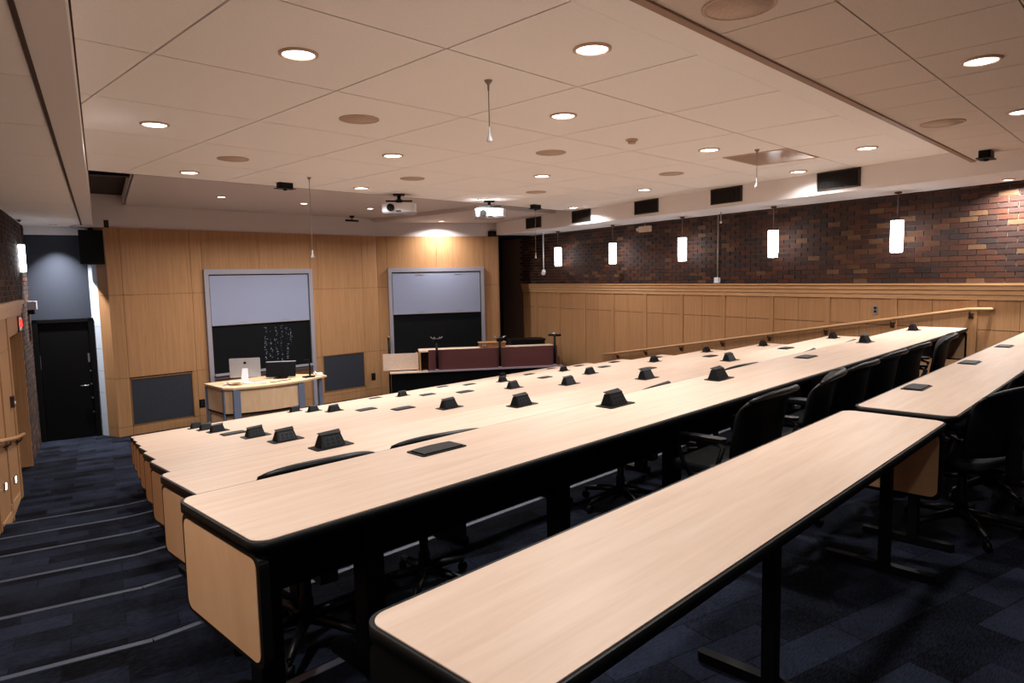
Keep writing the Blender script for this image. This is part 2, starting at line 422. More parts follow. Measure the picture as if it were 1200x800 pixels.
# ---- left wall
wall_left = struct(MB(flt).box(-2.6, 11.0, -.6, 0, -1.55, 2.6).box(12.75, 14.8, -.6, 0, -1.55, 2.6).box(11.0, 12.75, -.6, 0, .82, 2.6).box(11.0, 12.75, -.9, -.6, -1.55, 2.6).build('wall_left', 'mortar'))
bl = MB(flt)
for c in range(18):
    z0 = 1.262 + c*BH; a = 3.0 + (BL/2 if c % 2 else 0)
    while a < 14.55:
        bl.box(a, a+BL-.011, -.008, .012+random.uniform(-.002, .003), z0, min(z0+BH-.01, 2.6)); a += BL
c = 0
while -1.32 + c*BH < 1.2:                                    # brick pier past the opening
    z0 = -1.318 + c*BH; a = 12.80 + (BL/2 if c % 2 else 0)
    while a < 14.5:
        bl.box(a, min(a+BL-.011, 14.58), -.008, .012+random.uniform(-.002, .003), z0, z0+BH-.01); a += BL
    c += 1
o = bl.build('brickwork', 'bricks', wall_left); o['kind'] = 'stuff'
a = -2.5
while a < 10.9:
    e = min(a + 1.03, 10.95)
    MB(flt).box(a+.05, e-.05, .004, .018, -1.5, .66).build('panel', 'oak', wall_left)
    MB(flt).box(a+.05, e-.05, .004, .018, .668, 1.05).build('panel', 'oak', wall_left)
    MB(flt).box(e-.047, e+.047, .004, .032, -1.5, 1.05).build('stile', 'oak', wall_left)
    a += 1.03
MB(flt).box(11.0, 12.75, .004, .030, .82, 1.06).build('panel', 'oak', wall_left)
for z0, z1, d in ((1.06, 1.12, .04), (1.125, 1.19, .055), (1.195, 1.255, .08)):
    MB(flt).box(-2.6, 12.78, 0, d, z0, z1).build('cap_moulding', 'oak_h', wall_left)
# sloped skirting rails that follow the aisle steps
for w0 in (9.0, 9.75):
    MB(lambda a, b, c: flt(a, b, c)).prism([(w0, -1.22), (w0+.95, -1.38+.10), (w0+.95, -1.30+.10), (w0, -1.10)], .018, .03, 'y').build('skirting_rail', 'oak_h', wall_left)
# door 1: wood door in the side opening
d1 = struct(MB(flt).box(11.05, 12.70, -.58, -.53, -1.318, .80).build('door_1', 'oak_dark'))
MB(flt).box(11.0, 11.05, -.58, .02, -1.318, .82).build('door_jamb', 'oak', d1); MB(flt).box(12.70, 12.75, -.58, .02, -1.318, .82).build('door_jamb', 'oak', d1)
MB(flt).box(11.0, 12.75, -.58, .02, .79, .818).build('door_head', 'oak', d1)
# door 2: black door in the end wall
d2 = struct(MB(fbk).box(-.98, -.24, .004, .04, -1.31, .80).build('door_2', 'door'))
for x0, x1 in ((-1.07, -.99), (-.23, -.15)): MB(fbk).box(x0, x1, .002, .07, -1.318, .86).build('door_jamb', 'blackmetal', d2)
MB(fbk).box(-1.07, -.15, .002, .07, .80, .86).build('door_head', 'blackmetal', d2)
MB(fbk).tube([(-.30, .04, -.36), (-.30, .10, -.36), (-.42, .10, -.36)], .013).build('door_handle', 'steel', d2)
MB(fbk).box(-.275, -.245, .04, .046, .06, .22).build('latch_plate', 'steel', d2)
for q in (-.10, -.34, -.60, -.86): MB(fbk).box(-.262, -.236, .04, .046, q-.014, q+.014).build('strike_plate', 'steel', d2)
MB(fbk).box(-1.0, -.985, .04, .05, -.02, .22).build('hinge', 'steel', d2)

# ---- ceilings
ZC, ZN, ZST = 2.80, 2.665, 2.88
YE = 9.33
def region_clip(poly, p0, p1, y0=None, y1=None):
    poly = clip(poly, -WY, WX, -p0); poly = clip(poly, WY, -WX, p1)
    if y0 is not None: poly = clip(poly, 0, -1, -y0)
    if y1 is not None: poly = clip(poly, 0, 1, y1)
    return poly
ceil_main = struct(MB().prism(region_clip([(-3, 1.7), (16, 1.7), (16, YE), (-3, YE)], -.04, 8.62), ZC+.012, ZC+.05).build('ceiling', 'gap'))
G = 1.216; g = .0065
HATCH = (7.567, 3.15)
for i in range(-1, 9):
    for j in range(-1, 5):
        x0, y0 = 1.487 + G*i, 3.15 + G*j; y0c = max(y0, 2.2)
        if y0+G > YE+.1: y1 = YE
        else: y1 = y0+G
        poly = region_clip([(x0+g, y0c+g), (x0+G-g, y0c+g), (x0+G-g, y1-g), (x0+g, y1-g)], -.03, 8.595)
        if len(poly) < 3: continue
        MB().prism(poly, ZC, ZC+.014).build('tile', 'tile', ceil_main)
MB().prism(region_clip([(-3, 1.72), (16, 1.72), (16, 2.205), (-3, 2.205)], -.03, 8.595), ZC, ZC+.014).build('border_strip', 'tile', ceil_main)
# nearer, lower ceiling of small tiles
ceil_near = struct(MB().prism(region_clip([(-6, -5), (16, -5), (16, 1.775), (-6, 1.775)], -1.3, 8.61), ZN+.012, 2.9).build('ceiling_rear', 'gap'))
for i in range(-4, 13):
    for j in range(0, 6):
        x0 = 3.315 + .611*i; y1 = 1.752 - .58*j - (0 if j == 0 else .0); y0 = y1 - .58
        poly = region_clip([(x0+.004, y0+.004), (x0+.607, y0+.004), (x0+.607, y1-.004), (x0+.004, y1-.004)], .0, 8.6)
        if len(poly) > 2: MB().prism(poly, ZN, ZN+.014).build('tile', 'tile_near_dimmed', ceil_near)
MB().prism(region_clip([(-4, 1.738), (16, 1.738), (16, 1.785), (-4, 1.785)], -.03, 8.595), ZN-.012, ZC+.03).build('edge_angle', 'angle', ceil_near)
# stage ceilings
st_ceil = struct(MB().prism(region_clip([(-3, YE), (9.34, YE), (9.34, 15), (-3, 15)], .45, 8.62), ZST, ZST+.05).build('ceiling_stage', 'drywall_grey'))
struct(MB().prism(region_clip([(9.34, 9.8), (16, 9.8), (16, 14.5), (9.34, 14.5)], .45, 8.62), ZC, ZC+.16).build('ceiling_stage_right', 'drywall_grey'))
struct(MB().prism(region_clip([(9.34, YE), (16, YE), (16, 9.8), (9.34, 9.8)], .45, 8.62), 2.95, 3.0).build('ceiling_slot', 'gapdark'))
struct(MB().prism(region_clip([(-3, YE), (9.3, YE), (9.3, 16), (-3, 16)], -.04, .45), 3.05, 3.1).build('ceiling_recess', 'gapdark'))
MB(lambda a, b, c: wp(a, b, c)).box(10.6, 10.75, -.03, .44, 2.90, 2.96).build('light_track', 'blackmetal', st_ceil)
struct(MB(lambda a, b, c: wp(a, b, c)).box(9.7, 14.3, .44, .47, ZST, 3.08).build('trim_5', 'drywall_grey'), 'side of the raised stage ceiling')
# left soffit
ls = struct(MB(lambda a, b, c: wp(a, b, c)).box(-2.6, 14.6, -.20, -.04, ZS, 3.1).build('trim_6', 'drywall'), 'drywall edge of the low ceiling over the aisle')
lc = struct(MB(lambda a, b, c: wp(a, b, c)).box(-2.6, 14.6, -1.2, -.19, ZS+.014, 2.7).build('ceiling_aisle', 'gap'))
w0 = 4.22 - 1.245*6
while w0 < 14.6:
    MB(lambda a, b, c: wp(a, b, c)).box(w0+.005, min(w0+1.240, 14.57), -1.09, -.222, ZS, ZS+.016).build('tile', 'tile', lc); w0 += 1.245
MB(lambda a, b, c: wp(a, b, c)).box(-2.6, 14.57, -.218, -.202, ZS-.012, ZS+.02).build('edge_angle', 'gap', lc)

# ================================================================== CEILING FIXTURES
def make_downlight(size=.115, name='downlight', watts=DOWN_W, spread=150):
    t = empty(name)
    MB().lathe([(size, 0), (size, -.008), (size*.84, -.014), (size*.80, -.004), (size*.80, 0)], 0, 0, 28).build('trim_ring', 'trimring', t)
    MB().lathe([(size*.80, -.003), (size*.78, -.006), (.0005, -.0065)], 0, 0, 28).build('lens', 'lens', t)
    area_lamp('downlight_lamp', (0, 0, -.018), watts, size*1.5, t, spread=spread)
    return t
DL = [(3.34, 2.57), (8.25, 2.56), (2.11, 3.80), (4.51, 3.78), (6.95, 3.76), (9.43, 3.78), (2.11, 6.25), (4.51, 6.2), (6.95, 6.21), (9.38, 6.2), (3.29, 8.68), (5.72, 8.67), (8.2, 8.68), (10.66, 8.70)]
dl0 = make_downlight(); used = False
def put_dl(src, loc, label, group, first):
    o = src if first else copy_tree(src); o.location = loc; tag(o, label, 'downlight', group); return o
NUM = ['first', 'second', 'third', 'fourth', 'fifth', 'sixth', 'seventh', 'eighth', 'ninth']
ZONE = {2.57: 1.08, 3.78: .44, 6.2: .72, 8.68: 1.4}       # dimmer zones from the back of the hall to the stage
zk = sorted(ZONE); cnt = {}
for i, (x, y) in enumerate(DL):
    zy = min(zk, key=lambda q: abs(q-y)); cnt[zy] = cnt.get(zy, 0) + 1
    o = put_dl(dl0, (x, y, ZC), 'recessed downlight, %s from the aisle in the %s downlight row from the stage' % (NUM[cnt[zy]-1], NUM[3-zk.index(zy)]), 'downlights in the large-tile ceiling', i == 0)
    lamps = [c for c in o.children if c.type == 'LIGHT']
    for l in lamps: l.data = l.data.copy(); l.data.energy = DOWN_W*ZONE[zy]
dn = make_downlight(.105, watts=6)
for i, (x, y) in enumerate([(4.86, .90), (6.68, .95), (8.5, .93), (3.04, .92), (1.22, .92)]):  # last two added out of view to light the near table
    put_dl(dn, (x, y, ZN), 'recessed downlight in the low small-tile ceiling, %s from the brick wall' % NUM[(2, 1, 0, 3, 4)[i]], 'downlights in the low small-tile ceiling', i == 0)
ds = make_downlight(.085, watts=STAGE_W)
for i, (x, y) in enumerate([(4.85, 11.50), (6.42, 11.62), (7.93, 11.72)]):
    put_dl(ds, (x, y, ZST), 'small downlight in the grey stage ceiling, %s from the black loudspeaker' % NUM[i], 'small stage downlights', i == 0)
dw = make_downlight(.09, watts=30)
put_dl(dw, (10.50, 12.60, ZC), 'small downlight close to the angled wood wall', None, True)
dso = make_downlight(.075, watts=34)
for i, ww in enumerate((4.0,)):
    put_dl(dso, wp(ww, 9.36, ZS), 'small downlight under the white soffit above the brick', None, True)
dbw = make_downlight(.06, watts=26, spread=80)
put_dl(dbw, wp(14.22, -.62, ZS), 'small downlight above the black end wall', None, True)
dai_added = make_downlight(.075, watts=14)  # pair added out of view to light the aisle and table ends
for i, ww in enumerate((2.4, -.2)): put_dl(dai_added, wp(ww, -.65, ZS), 'added unseen downlight in the low aisle ceiling, %s from the black end wall' % NUM[i], 'added aisle downlights', i == 0)
# ceiling speakers
def speaker(loc, label, group, src=None):
    if src is None:
        t = empty('ceiling_speaker')
        MB().lathe([(.165, 0), (.165, -.006), (.152, -.009), (.150, -.005)], 0, 0, 32).build('rim', 'speakergrille', t)
        MB().lathe([(.150, -.003), (.15, -.005), (.001, -.006)], 0, 0, 32).build('grille', 'speakergrille', t)
    else: t = copy_tree(src)
    t.location = loc; tag(t, label, 'speaker', group); return t
s0 = None
for xi, x in enumerate((3.30, 5.735, 8.20)):
    for yi, y in enumerate((4.99, 7.46)):
        s0_ = speaker((x, y, ZC), 'round flush ceiling speaker, %s from the aisle in the row %s the stage' % (NUM[xi], ('away from', 'beside')[yi]), 'speakers in the large-tile ceiling', s0); s0 = s0 or s0_
for x, y, q in ((3.035, 1.50, 'farther from'), (6.68, 1.49, 'nearer to')): speaker((x, y, ZN), 'round flush speaker in the low small-tile ceiling, %s the brick wall' % q, 'speakers in the low small-tile ceiling', s0)
# projectors
def projector(loc, label, rz):
    t = empty('projector', loc, rz)
    body = MB().prism(rrect(-.27, .27, -.20, .20, .07), -.30, -.15).build('housing', 'white', t, bevel=.02)
    MB().prism(rrect(-.26, .26, -.19, .19, .06), -.312, -.300).build('underside', 'frame', t)
    MB(lambda a, b, c: Vector((a, b, c))).tube([(-.13, -.19, -.225), (-.13, -.235, -.225)], [.062, .058], 16).build('lens_barrel', 'blackmetal', t)
    MB().tube([(0, 0, -.145), (0, 0, 0)], .03, 10).box(-.09, .09, -.09, .09, -.02, 0).build('ceiling_mount', 'blackmetal', t)
    MB().box(-.21, .21, -.03, -.005, -.115, -.095).box(-.21, .21, .005, .03, -.115, -.095).box(-.05, .05, -.06, .06, -.145, -.085).build('bracket', 'blackmetal', t)
    MB().box(-.05, .03, -.204, -.199, -.29, -.27).build('vent_slot', 'blackmetal', t)
    tag(t, label, 'projector'); return t
projector((6.63, 8.99, ZC), 'white projector hung from black ceiling mount, in front of the desk', math.radians(-38))
projector((8.46, 8.82, ZC), 'white projector hung from black ceiling mount, under a ceiling downlight and bright', math.radians(-38))
# hanging microphones
def mic(loc, L, label, flare=True):
    t = empty('hanging_microphone', loc)
    MB().lathe([(.028, 0), (.028, -.006), (.008, -.03), (.006, -.07)], 0, 0, 14).build('ceiling_cup', 'cable', t)
    MB().tube([(0, 0, -.05), (0.001, 0, -L+.09)], .0035, 6).build('cable', 'cable', t)
    MB().lathe([(.006, -L+.10), (.009, -L+.06), (.010, -L+.04), (.022, -L+.01), (.018, -L), (.001, -L-.002)], 0, 0, 12).build('capsule', 'white', t)
    tag(t, label, 'microphone')
mic((3.33, 3.454, ZC), .41, 'short hanging microphone in the tile beside the round downlight')
mic((4.62, 8.20, ZC), 1.04, 'long hanging microphone before the wood wall by the desk boards')
mic((7.37, 3.41, ZC), .41, 'short hanging microphone beside the glossy ceiling hatch')
mic((9.68, 8.84, ZC-.07), .93, 'long hanging microphone below the black ceiling camera by the soffit')
# black ceiling cameras
def ccam(loc, label):
    t = empty('ceiling_camera', loc)
    MB().prism(rrect(-.10, .10, -.055, .055, .015), -.075, 0).build('housing', 'black', t)
    MB().box(-.13, .13, -.07, .07, -.083, -.075).build('base_rim', 'black', t)
    MB().lathe([(.03, -.083), (.026, -.10), (.001, -.106)], 0, 0, 14).build('lens_dome', 'lid', t)
    tag(t, label, 'camera')
ccam((4.62, 8.86, ZC), 'small black ceiling box above the wood wall beside the stage edge')
ccam((9.654, 8.80, ZC), 'small black ceiling box near the white soffit with vents')
ccam((8.652, 1.522, ZN), 'small black ceiling box on the low small-tile ceiling')
t = empty('stage_spotlight', (8.5, 13.3, ZST-.0)); tag(t, 'black bracket spotlight under the raised stage ceiling', 'spotlight')
MB().box(-.04, .04, -.03, .03, -.05, 0).build('base', 'black', t); MB().tube([(-.16, 0, -.11), (.16, 0, -.11)], .022, 10).build('bar', 'black', t); MB().tube([(0, 0, -.05), (0, 0, -.11)], .012).build('stem', 'black', t)
# smoke detector
t = empty('smoke_detector', (5.817, 3.99, ZC)); tag(t, 'small round white smoke detector on the ceiling tiles', 'smoke detector')
MB().lathe([(.06, 0), (.06, -.014), (.05, -.018)], 0, 0, 20).build('base', 'trimring', t); MB().lathe([(.04, -.018), (.04, -.036), (.03, -.044), (.001, -.045)], 0, 0, 20).build('cover', 'speakergrille', t)
# glossy hatch
t = empty('ceiling_hatch', (8.0, 3.53, ZC)); tag(t, 'glossy square access hatch in the ceiling by the soffit', 'hatch')
MB().box(-.43, .43, -.36, .36, -.006, 0).build('door', 'hatch', t)
m = MB()
for a in ((-.45, .45, -.38, -.36), (-.45, .45, .36, .38), (-.45, -.43, -.36, .36), (.43, .45, -.36, .36)): m.box(a[0], a[1], a[2], a[3], -.010, 0)
m.build('frame', 'trimring', t)
# soffit vents
v0 = None
for i, ww in enumerate((13.23, 11.42, 9.46, 7.61, 5.69)):
    if v0 is None:
        t = empty('air_vent'); v0 = t
        MB().box(-.30, .30, -.004, .002, -.11, .11).build('back_plate', 'gapdark', t)
        m = MB()
        for a in ((-.315, .315, -.122, -.104), (-.315, .315, .104, .122), (-.315, -.295, -.122, .122), (.295, .315, -.122, .122)): m.box(a[0], a[1], -.018, 0, a[2], a[3])
        m.build('frame', 'vent', t)
        m = MB()
        for q in range(28): x = -.285 + q*.0211; m.box(x, x+.004, -.014, -.002, -.104, .104)
        lv = m.build('louvres', 'vent', t); lv['kind'] = 'stuff'
    else: t = copy_tree(v0)
    t.location = wp(ww, 8.598, 2.672); t.rotation_euler = (0, 0, WA - math.pi)   # local -y faces the room
    tag(t, 'dark louvred air vent on the white soffit, %s from the low small-tile ceiling' % NUM[4-i], 'air vent', 'vents along the white soffit')
# pendants
def make_pendant():
    t = empty('pendant_lamp')
    MB().lathe([(.045, 0), (.045, -.02), (.01, -.03)], 0, 0, 16).build('canopy', 'bronze', t)
    MB().tube([(0, 0, -.02), (0, 0, -.38)], .006, 6).build('rod', 'cable', t)
    MB().lathe([(.02, -.365), (.085, -.37), (.085, -.385)], 0, 0, 24).build('top_cap', 'bronze', t)
    MB().lathe([(.079, -.385), (.079, -.80), (.07, -.815), (.001, -.818)], 0, 0, 24).build('glass_shade', 'pend', t)
    m = MB()
    for k in range(8):
        a = math.pi*2*k/8; m.tube([(.081*math.cos(a), .081*math.sin(a), -.74), (.081*math.cos(a), .081*math.sin(a), -.825)], .004, 5)
    m.lathe([(.084, -.822), (.084, -.835), (.070, -.835), (.070, -.822)], 0, 0, 24)
    m.build('bottom_cage', 'bronze', t)
    return t
p0 = make_pendant()
for i, ww in enumerate((5.306, 7.305, 9.315, 11.334, 13.35)):
    t = p0 if i == 0 else copy_tree(p0); t.location = wp(ww, 9.35, ZS); tag(t, 'lit white cylinder pendant lamp before the brick wall, %s from the rod camera' % NUM[4-i], 'pendant lamp', 'pendants along the brick wall')
t = copy_tree(p0); t.location = wp(13.3, -1.025, ZS); t.scale = (.55, .55, 1); tag(t, 'lit white cylinder pendant lamp over the aisle by the black door wall', 'pendant lamp'); t.pop('group', None) if hasattr(t, 'pop') else None
if 'group' in t: del t['group']
# conduit with box, wall camera rod, emergency light
t = empty('wall_conduit', frt(8.70, 0, 1.262)); L0 = t.location; tag(t, 'white conduit with junction box running down the brick wall', 'conduit')
MB(frt).tube([(8.70, .03, 1.36), (8.70, .03, 2.5)], .012, 8).build('pipe', 'cable', t, L0); MB(frt).box(8.65, 8.75, .013, .07, 1.27, 1.37).build('junction_box', 'white', t, L0)
t = empty('rod_camera', wp(13.9, 9.3, ZS)); L0 = t.location; tag(t, 'white rod camera hanging from the soffit beside the last pendant', 'camera')
MB().tube([(0, 0, 0), (0, 0, -.90)], .014, 8).build('rod', 'white', t)
MB().tube([(-.02, -.02, -.92), (-.12, -.10, -.98)], [.045, .05], 12).build('camera_head', 'white', t); MB().lathe([(.03, 0), (.03, -.01), (.014, -.02)], 0, 0, 12).build('flange', 'white', t)
t = empty('emergency_light', wp(10.5, 9.5, ZS)); tag(t, 'small beige emergency light hung under the soffit', 'emergency light')
ob = MB(lambda a, b, c: Vector((a*WX+b*WY, a*WY-b*WX, c))).box(-.16, .16, -.04, .04, -.20, -.08).build('housing', 'trimring', t, bevel=.01)
MB().tube([(0, 0, 0), (0, 0, -.09)], .008, 6).build('stem', 'cable', t)
MB(lambda a, b, c: Vector((a*WX+b*WY, a*WY-b*WX, c))).tube([(.16, -.02, -.14), (.20, -.04, -.14)], .035, 10).build('lamp_head', 'trimring', t)
t = empty('hanging_stub', wp(8.35, 9.3, ZS)); tag(t, 'short white drop stub under the soffit beside the conduit', 'drop rod')
MB().tube([(0, 0, 0), (0, 0, -.17)], .009, 8).build('stem', 'cable', t); MB().lathe([(.02, -.16), (.02, -.19), (.001, -.195)], 0, 0, 10).build('tip', 'white', t)
# wall switch on wainscot
t = empty('wall_outlet', frt(5.74, .020, .873)); L0 = t.location; tag(t, 'grey wall outlet plate on the wainscot above the handrail', 'wall outlet')
MB(frt).box(5.70, 5.78, .020, .026, .81, .94).build('plate', 'steel', t, L0); MB(frt).box(5.72, 5.76, .026, .030, .835, .87).box(5.72, 5.76, .026, .030, .885, .92).build('sockets', 'black', t, L0)
for x, z, lab in ((5.147, -.91, 'small black outlet on the wood wall beside the grey cloth panel'), (9.15, -.854, 'small black outlet on the wood wall by the demonstration bench')):
    t = empty('wall_outlet', f1(x, 0, z)); L0 = t.location; tag(t, lab, 'wall outlet')
    MB(f1).box(x-.055, x+.055, 0, .008, z-.08, z+.08).build('plate', 'black', t, L0); MB(f1).box(x-.03, x+.03, .008, .011, z-.05, z-.01).box(x-.03, x+.03, .008, .011, z+.01, z+.05).build('sockets', 'lid', t, L0)

# handrails
def rail(F, pts, brk, label, loc):
    t = empty('handrail', loc); L0 = t.location; tag(t, label, 'handrail')
    MB(F).tube(pts, .024, 10).build('rail', 'oak_h', t, L0)
    for a, z in brk:
        MB(F).tube([(a, .09, z-.02), (a, .085, z-.06), (a, .035, z-.085)], .010, 6).lathe([(.03, z-.09), (.03, z-.08), (.001, z-.079)], a, .036, 10).box(a-.03, a+.03, .034, .044, z-.12, z-.05).build('bracket', 'bronze', t, L0)
BR = [(11.5, -.25), (10.6, -.10), (9.59, .07), (8.56, .24), (7.55, .41), (6.51, .58), (5.475, .753), (4.456, .922)]
rail(frt, [(11.98, .09, -.325), (11.5, .09, -.25), (4.46, .09, .925), (4.24, .09, .932), (4.22, .07, .932), (4.22, .04, .932)], BR, 'wooden handrail sloping along the right wainscot below the brick', frt(8, .09, -.4))
rail(flt, [(11.0, .09, -.50), (10.0, .09, -.36), (8.2, .09, -.05), (6.5, .09, .24)], [(10.75, -.465), (9.6, -.29), (8.4, -.09)], 'wooden handrail on the left aisle wall by the doorway', flt(9, .09, -.6))
# step lights, exit sign, pull station, wall block
for a, z in ((9.324, -.764), (10.239, -.915)):
    t = empty('step_light', flt(a, .03, z)); L0 = t.location; tag(t, 'small bright step light on the left wainscot, %s the doorway' % ('nearer to' if a > 10 else 'farther from'), 'step light', 'step lights on the left wainscot')
    MB(flt).box(a-.05, a+.05, .018, .04, z-.045, z+.045).build('hood', 'steel', t, L0); MB(flt).box(a-.038, a+.038, .040, .044, z-.035, z+.03).build('lens', 'lamp2', t, L0)
t = empty('exit_sign', flt(12.3, .03, .80)); L0 = t.location; tag(t, 'lit red EXIT sign above the side doorway', 'exit sign')
MB(flt).box(12.10, 12.47, .031, .05, .80, 1.03).build('housing', 'exitbox', t, L0)
MB(flt).box(12.12, 12.45, .05, .053, .82, 1.01).build('face', 'white', t, L0)
cu = bpy.data.curves.new('exit_text', 'FONT'); cu.body = 'EXIT'; cu.size = .17; cu.extrude = .003; cu.align_x = 'CENTER'; cu.align_y = 'CENTER'
tmp = bpy.data.objects.new('tmp', cu); col.objects.link(tmp); bpy.context.view_layer.update()
me = bpy.data.meshes.new_from_object(tmp.evaluated_get(bpy.context.evaluated_depsgraph_get())); bpy.data.objects.remove(tmp)
me.materials.clear(); me.materials.append(MT['exit'])
o = bpy.data.objects.new('lettering', me); col.objects.link(o); o.parent = t
o.matrix_local = Matrix.Translation(flt(12.285, .057, .915) - L0) @ Matrix.Rotation(WA + math.pi, 4, 'Z') @ Matrix.Rotation(math.pi/2, 4, 'X')
t = empty('fire_alarm', flt(10.62, .018, -.06)); L0 = t.location; tag(t, 'dark red pull station on the left wainscot stile', 'pull station')
MB(flt).box(10.57, 10.67, .018, .06, -.07, .07).build('housing', 'exitbox', t, L0); MB(flt).box(10.59, 10.65, .06, .07, -.03, .0).build('pull_bar', 'white', t, L0)
t = empty('wall_sconce', flt(14.2, .012, 1.05)); L0 = t.location; tag(t, 'small white box mounted on the brick pier by the black wall', 'wall box')
MB(flt).box(14.05, 14.35, .012, .14, 1.06, 1.20).build('housing', 'frame', t, L0); MB(flt).box(14.08, 14.32, .012, .10, .98, 1.058).build('lower_box', 'black', t, L0)
# loudspeaker in the corner
t = empty('loudspeaker', wp(14.2, -.08, 1.82)); L0 = t.location; tag(t, 'large black loudspeaker box hung at the corner of the wood wall', 'loudspeaker')
fs = lambda a, b, c: wp(14.2 - b, a, c)
MB(fs).box(-.27, .11, -.22, .02, 1.82, 2.42).build('cabinet', 'black', t, L0); MB(fs).box(-.25, .09, .021, .032, 1.84, 2.40).build('grille', 'blackmetal', t, L0)
MB(fs).tube([(-.08, -.1, 2.40), (-.08, -.1, 2.88)], .018, 8).build('hanger', 'blackmetal', t, L0)

# ================================================================== BOARDS
def board(F, a0, a1, label, writing, base):
    t = empty('sliding_board', base); L0 = t.location; tag(t, label, 'board')
    zt = 1.715
    MB(F).box(a0, a0+.085, .002, .07, -1.316, zt).build('frame_post', 'frame', t, L0); MB(F).box(a1-.085, a1, .002, .07, -1.316, zt).build('frame_post', 'frame', t, L0)
    MB(F).box(a0+.085, a1-.085, .002, .07, zt-.10, zt).build('frame_head', 'frame', t, L0)
    MB(F).box(a0+.087, a1-.087, .004, .03, -.36, zt-.102).build('chalkboard', 'chalkboard', t, L0)
    wb = MB(F).box(a0+.10, a1-.11, .036, .056, .605, zt-.125).build('whiteboard_panel', 'whiteboard', t, L0)
    m = MB(F).box(a0+.10, a1-.11, .056, .064, .60, .625); m.build('bottom_rail', 'frame', wb)
    bpy.context.view_layer.update()
    for o in wb.children:                          # sub-parts were built in world coordinates
        for v in o.data.vertices: v.co -= L0
    for c in (.32, .72):
        x = a0 + (a1-a0)*c
        for z in (.655, zt-.16):
            o = MB(F).box(x-.09, x+.09, .056, .063, z-.012, z+.012).build('handle', 'frame', wb, L0)
    tr = MB(F).box(a0+.087, a1-.087, .002, .12, -.40, -.375).box(a0+.087, a1-.087, .10, .12, -.375, -.35).build('chalk_tray', 'frame', t, L0)
    MB(F).box(a0+.087, a1-.087, .002, .05, -.47, -.42).build('lower_rail', 'frame', t, L0)
    if writing:
        m = MB(F); rnd = random.Random(3)
        for cidx, x in enumerate((6.50, 6.62, 6.74, 6.86, 6.98, 7.08)):
            z = .50 - rnd.uniform(0, .06); zb = (-.30, -.25, -.30, -.28, -.32, .08)[cidx] + rnd.uniform(-.03, .03)
            while z > zb:
                if rnd.random() < .8:
                    q = x + rnd.uniform(-.02, .02)
                    for s_ in range(rnd.randint(1, 3)):
                        dx, dz = rnd.uniform(-.025, .025), rnd.uniform(-.02, .02); w_ = rnd.uniform(.006, .035); h_ = rnd.uniform(.004, .009)
                        if rnd.random() < .5: w_, h_ = h_, w_*.8
                        m.box(q+dx, q+dx+w_, .0302, .0312, z+dz, z+dz+h_)
                z -= .05
        m.build('chalk_writing', 'chalk', t, L0)
    return t
board(f1, 5.31, 7.63, 'grey framed sliding whiteboard over a chalkboard with chalk writing, behind the desk', True, f1(6.47, .03, -1.316))
board(f2, .244, 2.63, 'grey framed sliding whiteboard over a blank chalkboard, behind the demonstration bench', False, f2(1.44, .03, -1.316))

# ================================================================== TABLES
ORD = ['ninth', 'eighth', 'seventh', 'sixth', 'fifth', 'fourth', 'third', 'second', 'first']
def table(name, x0, x1, y0, y1, zf, label, legs, left='maple_v', right='maple_v', group=None, modesty=True, foot=.27, lw=.04):
    base = Vector(((x0+x1)/2, (y0+y1)/2, zf)); t = empty(name, base); tag(t, label, 'table', group)
    T = zf + .74
    MB().prism(rrect(x0+.009, x1-.009, y0+.009, y1-.014, .050, 8), T-.003, T).build('tabletop', 'maple', t, base)
    MB().prism(rrect(x0, x1, y0, y1, .058, 8), T-.036, T-.0032, smooth=True).build('edge_band', 'black', t, base)
    for xs, mt, sgn in ((x0+.012, left, 1), (x1-.012, right, -1)):
        if mt is None: continue
        a, b = sorted((xs, xs + sgn*.03))
        e = MB().prism(rrect(y0+.008, y1-.02, zf+.355, T-.040, .04), a, b, 'x').build('end_panel', 'black', t, base)
        if mt != 'black':
            MB().prism(rrect(y0+.026, y1-.038, zf+.372, T-.056, .034), a-.0025, a-.0002, 'x').build('veneer', mt, e, base)
            MB().prism(rrect(y0+.026, y1-.038, zf+.372, T-.056, .034), b+.0002, b+.0025, 'x').build('veneer', mt, e, base)
    if modesty:
        MB().box(x0+.05, x1-.05, y1-.075, y1-.055, zf+.33, T-.038).build('modesty_panel', 'blackmetal', t, base)
    yc = (y0+y1)/2
    for lx in legs:
        MB().box(lx-lw, lx+lw, yc-.05, yc+.03 if lw > .03 else yc-.005, zf+.036, T-.037).build('leg', 'blackmetal', t, base)
        MB().prism(rrect(lx-.85*lw, lx+.85*lw, yc-(.10 if modesty else foot), min(yc+foot, y1-.02) if modesty else yc+foot, .8*lw, 4), zf+.006, zf+.042).build('foot', 'blackmetal', t, base)
    return t
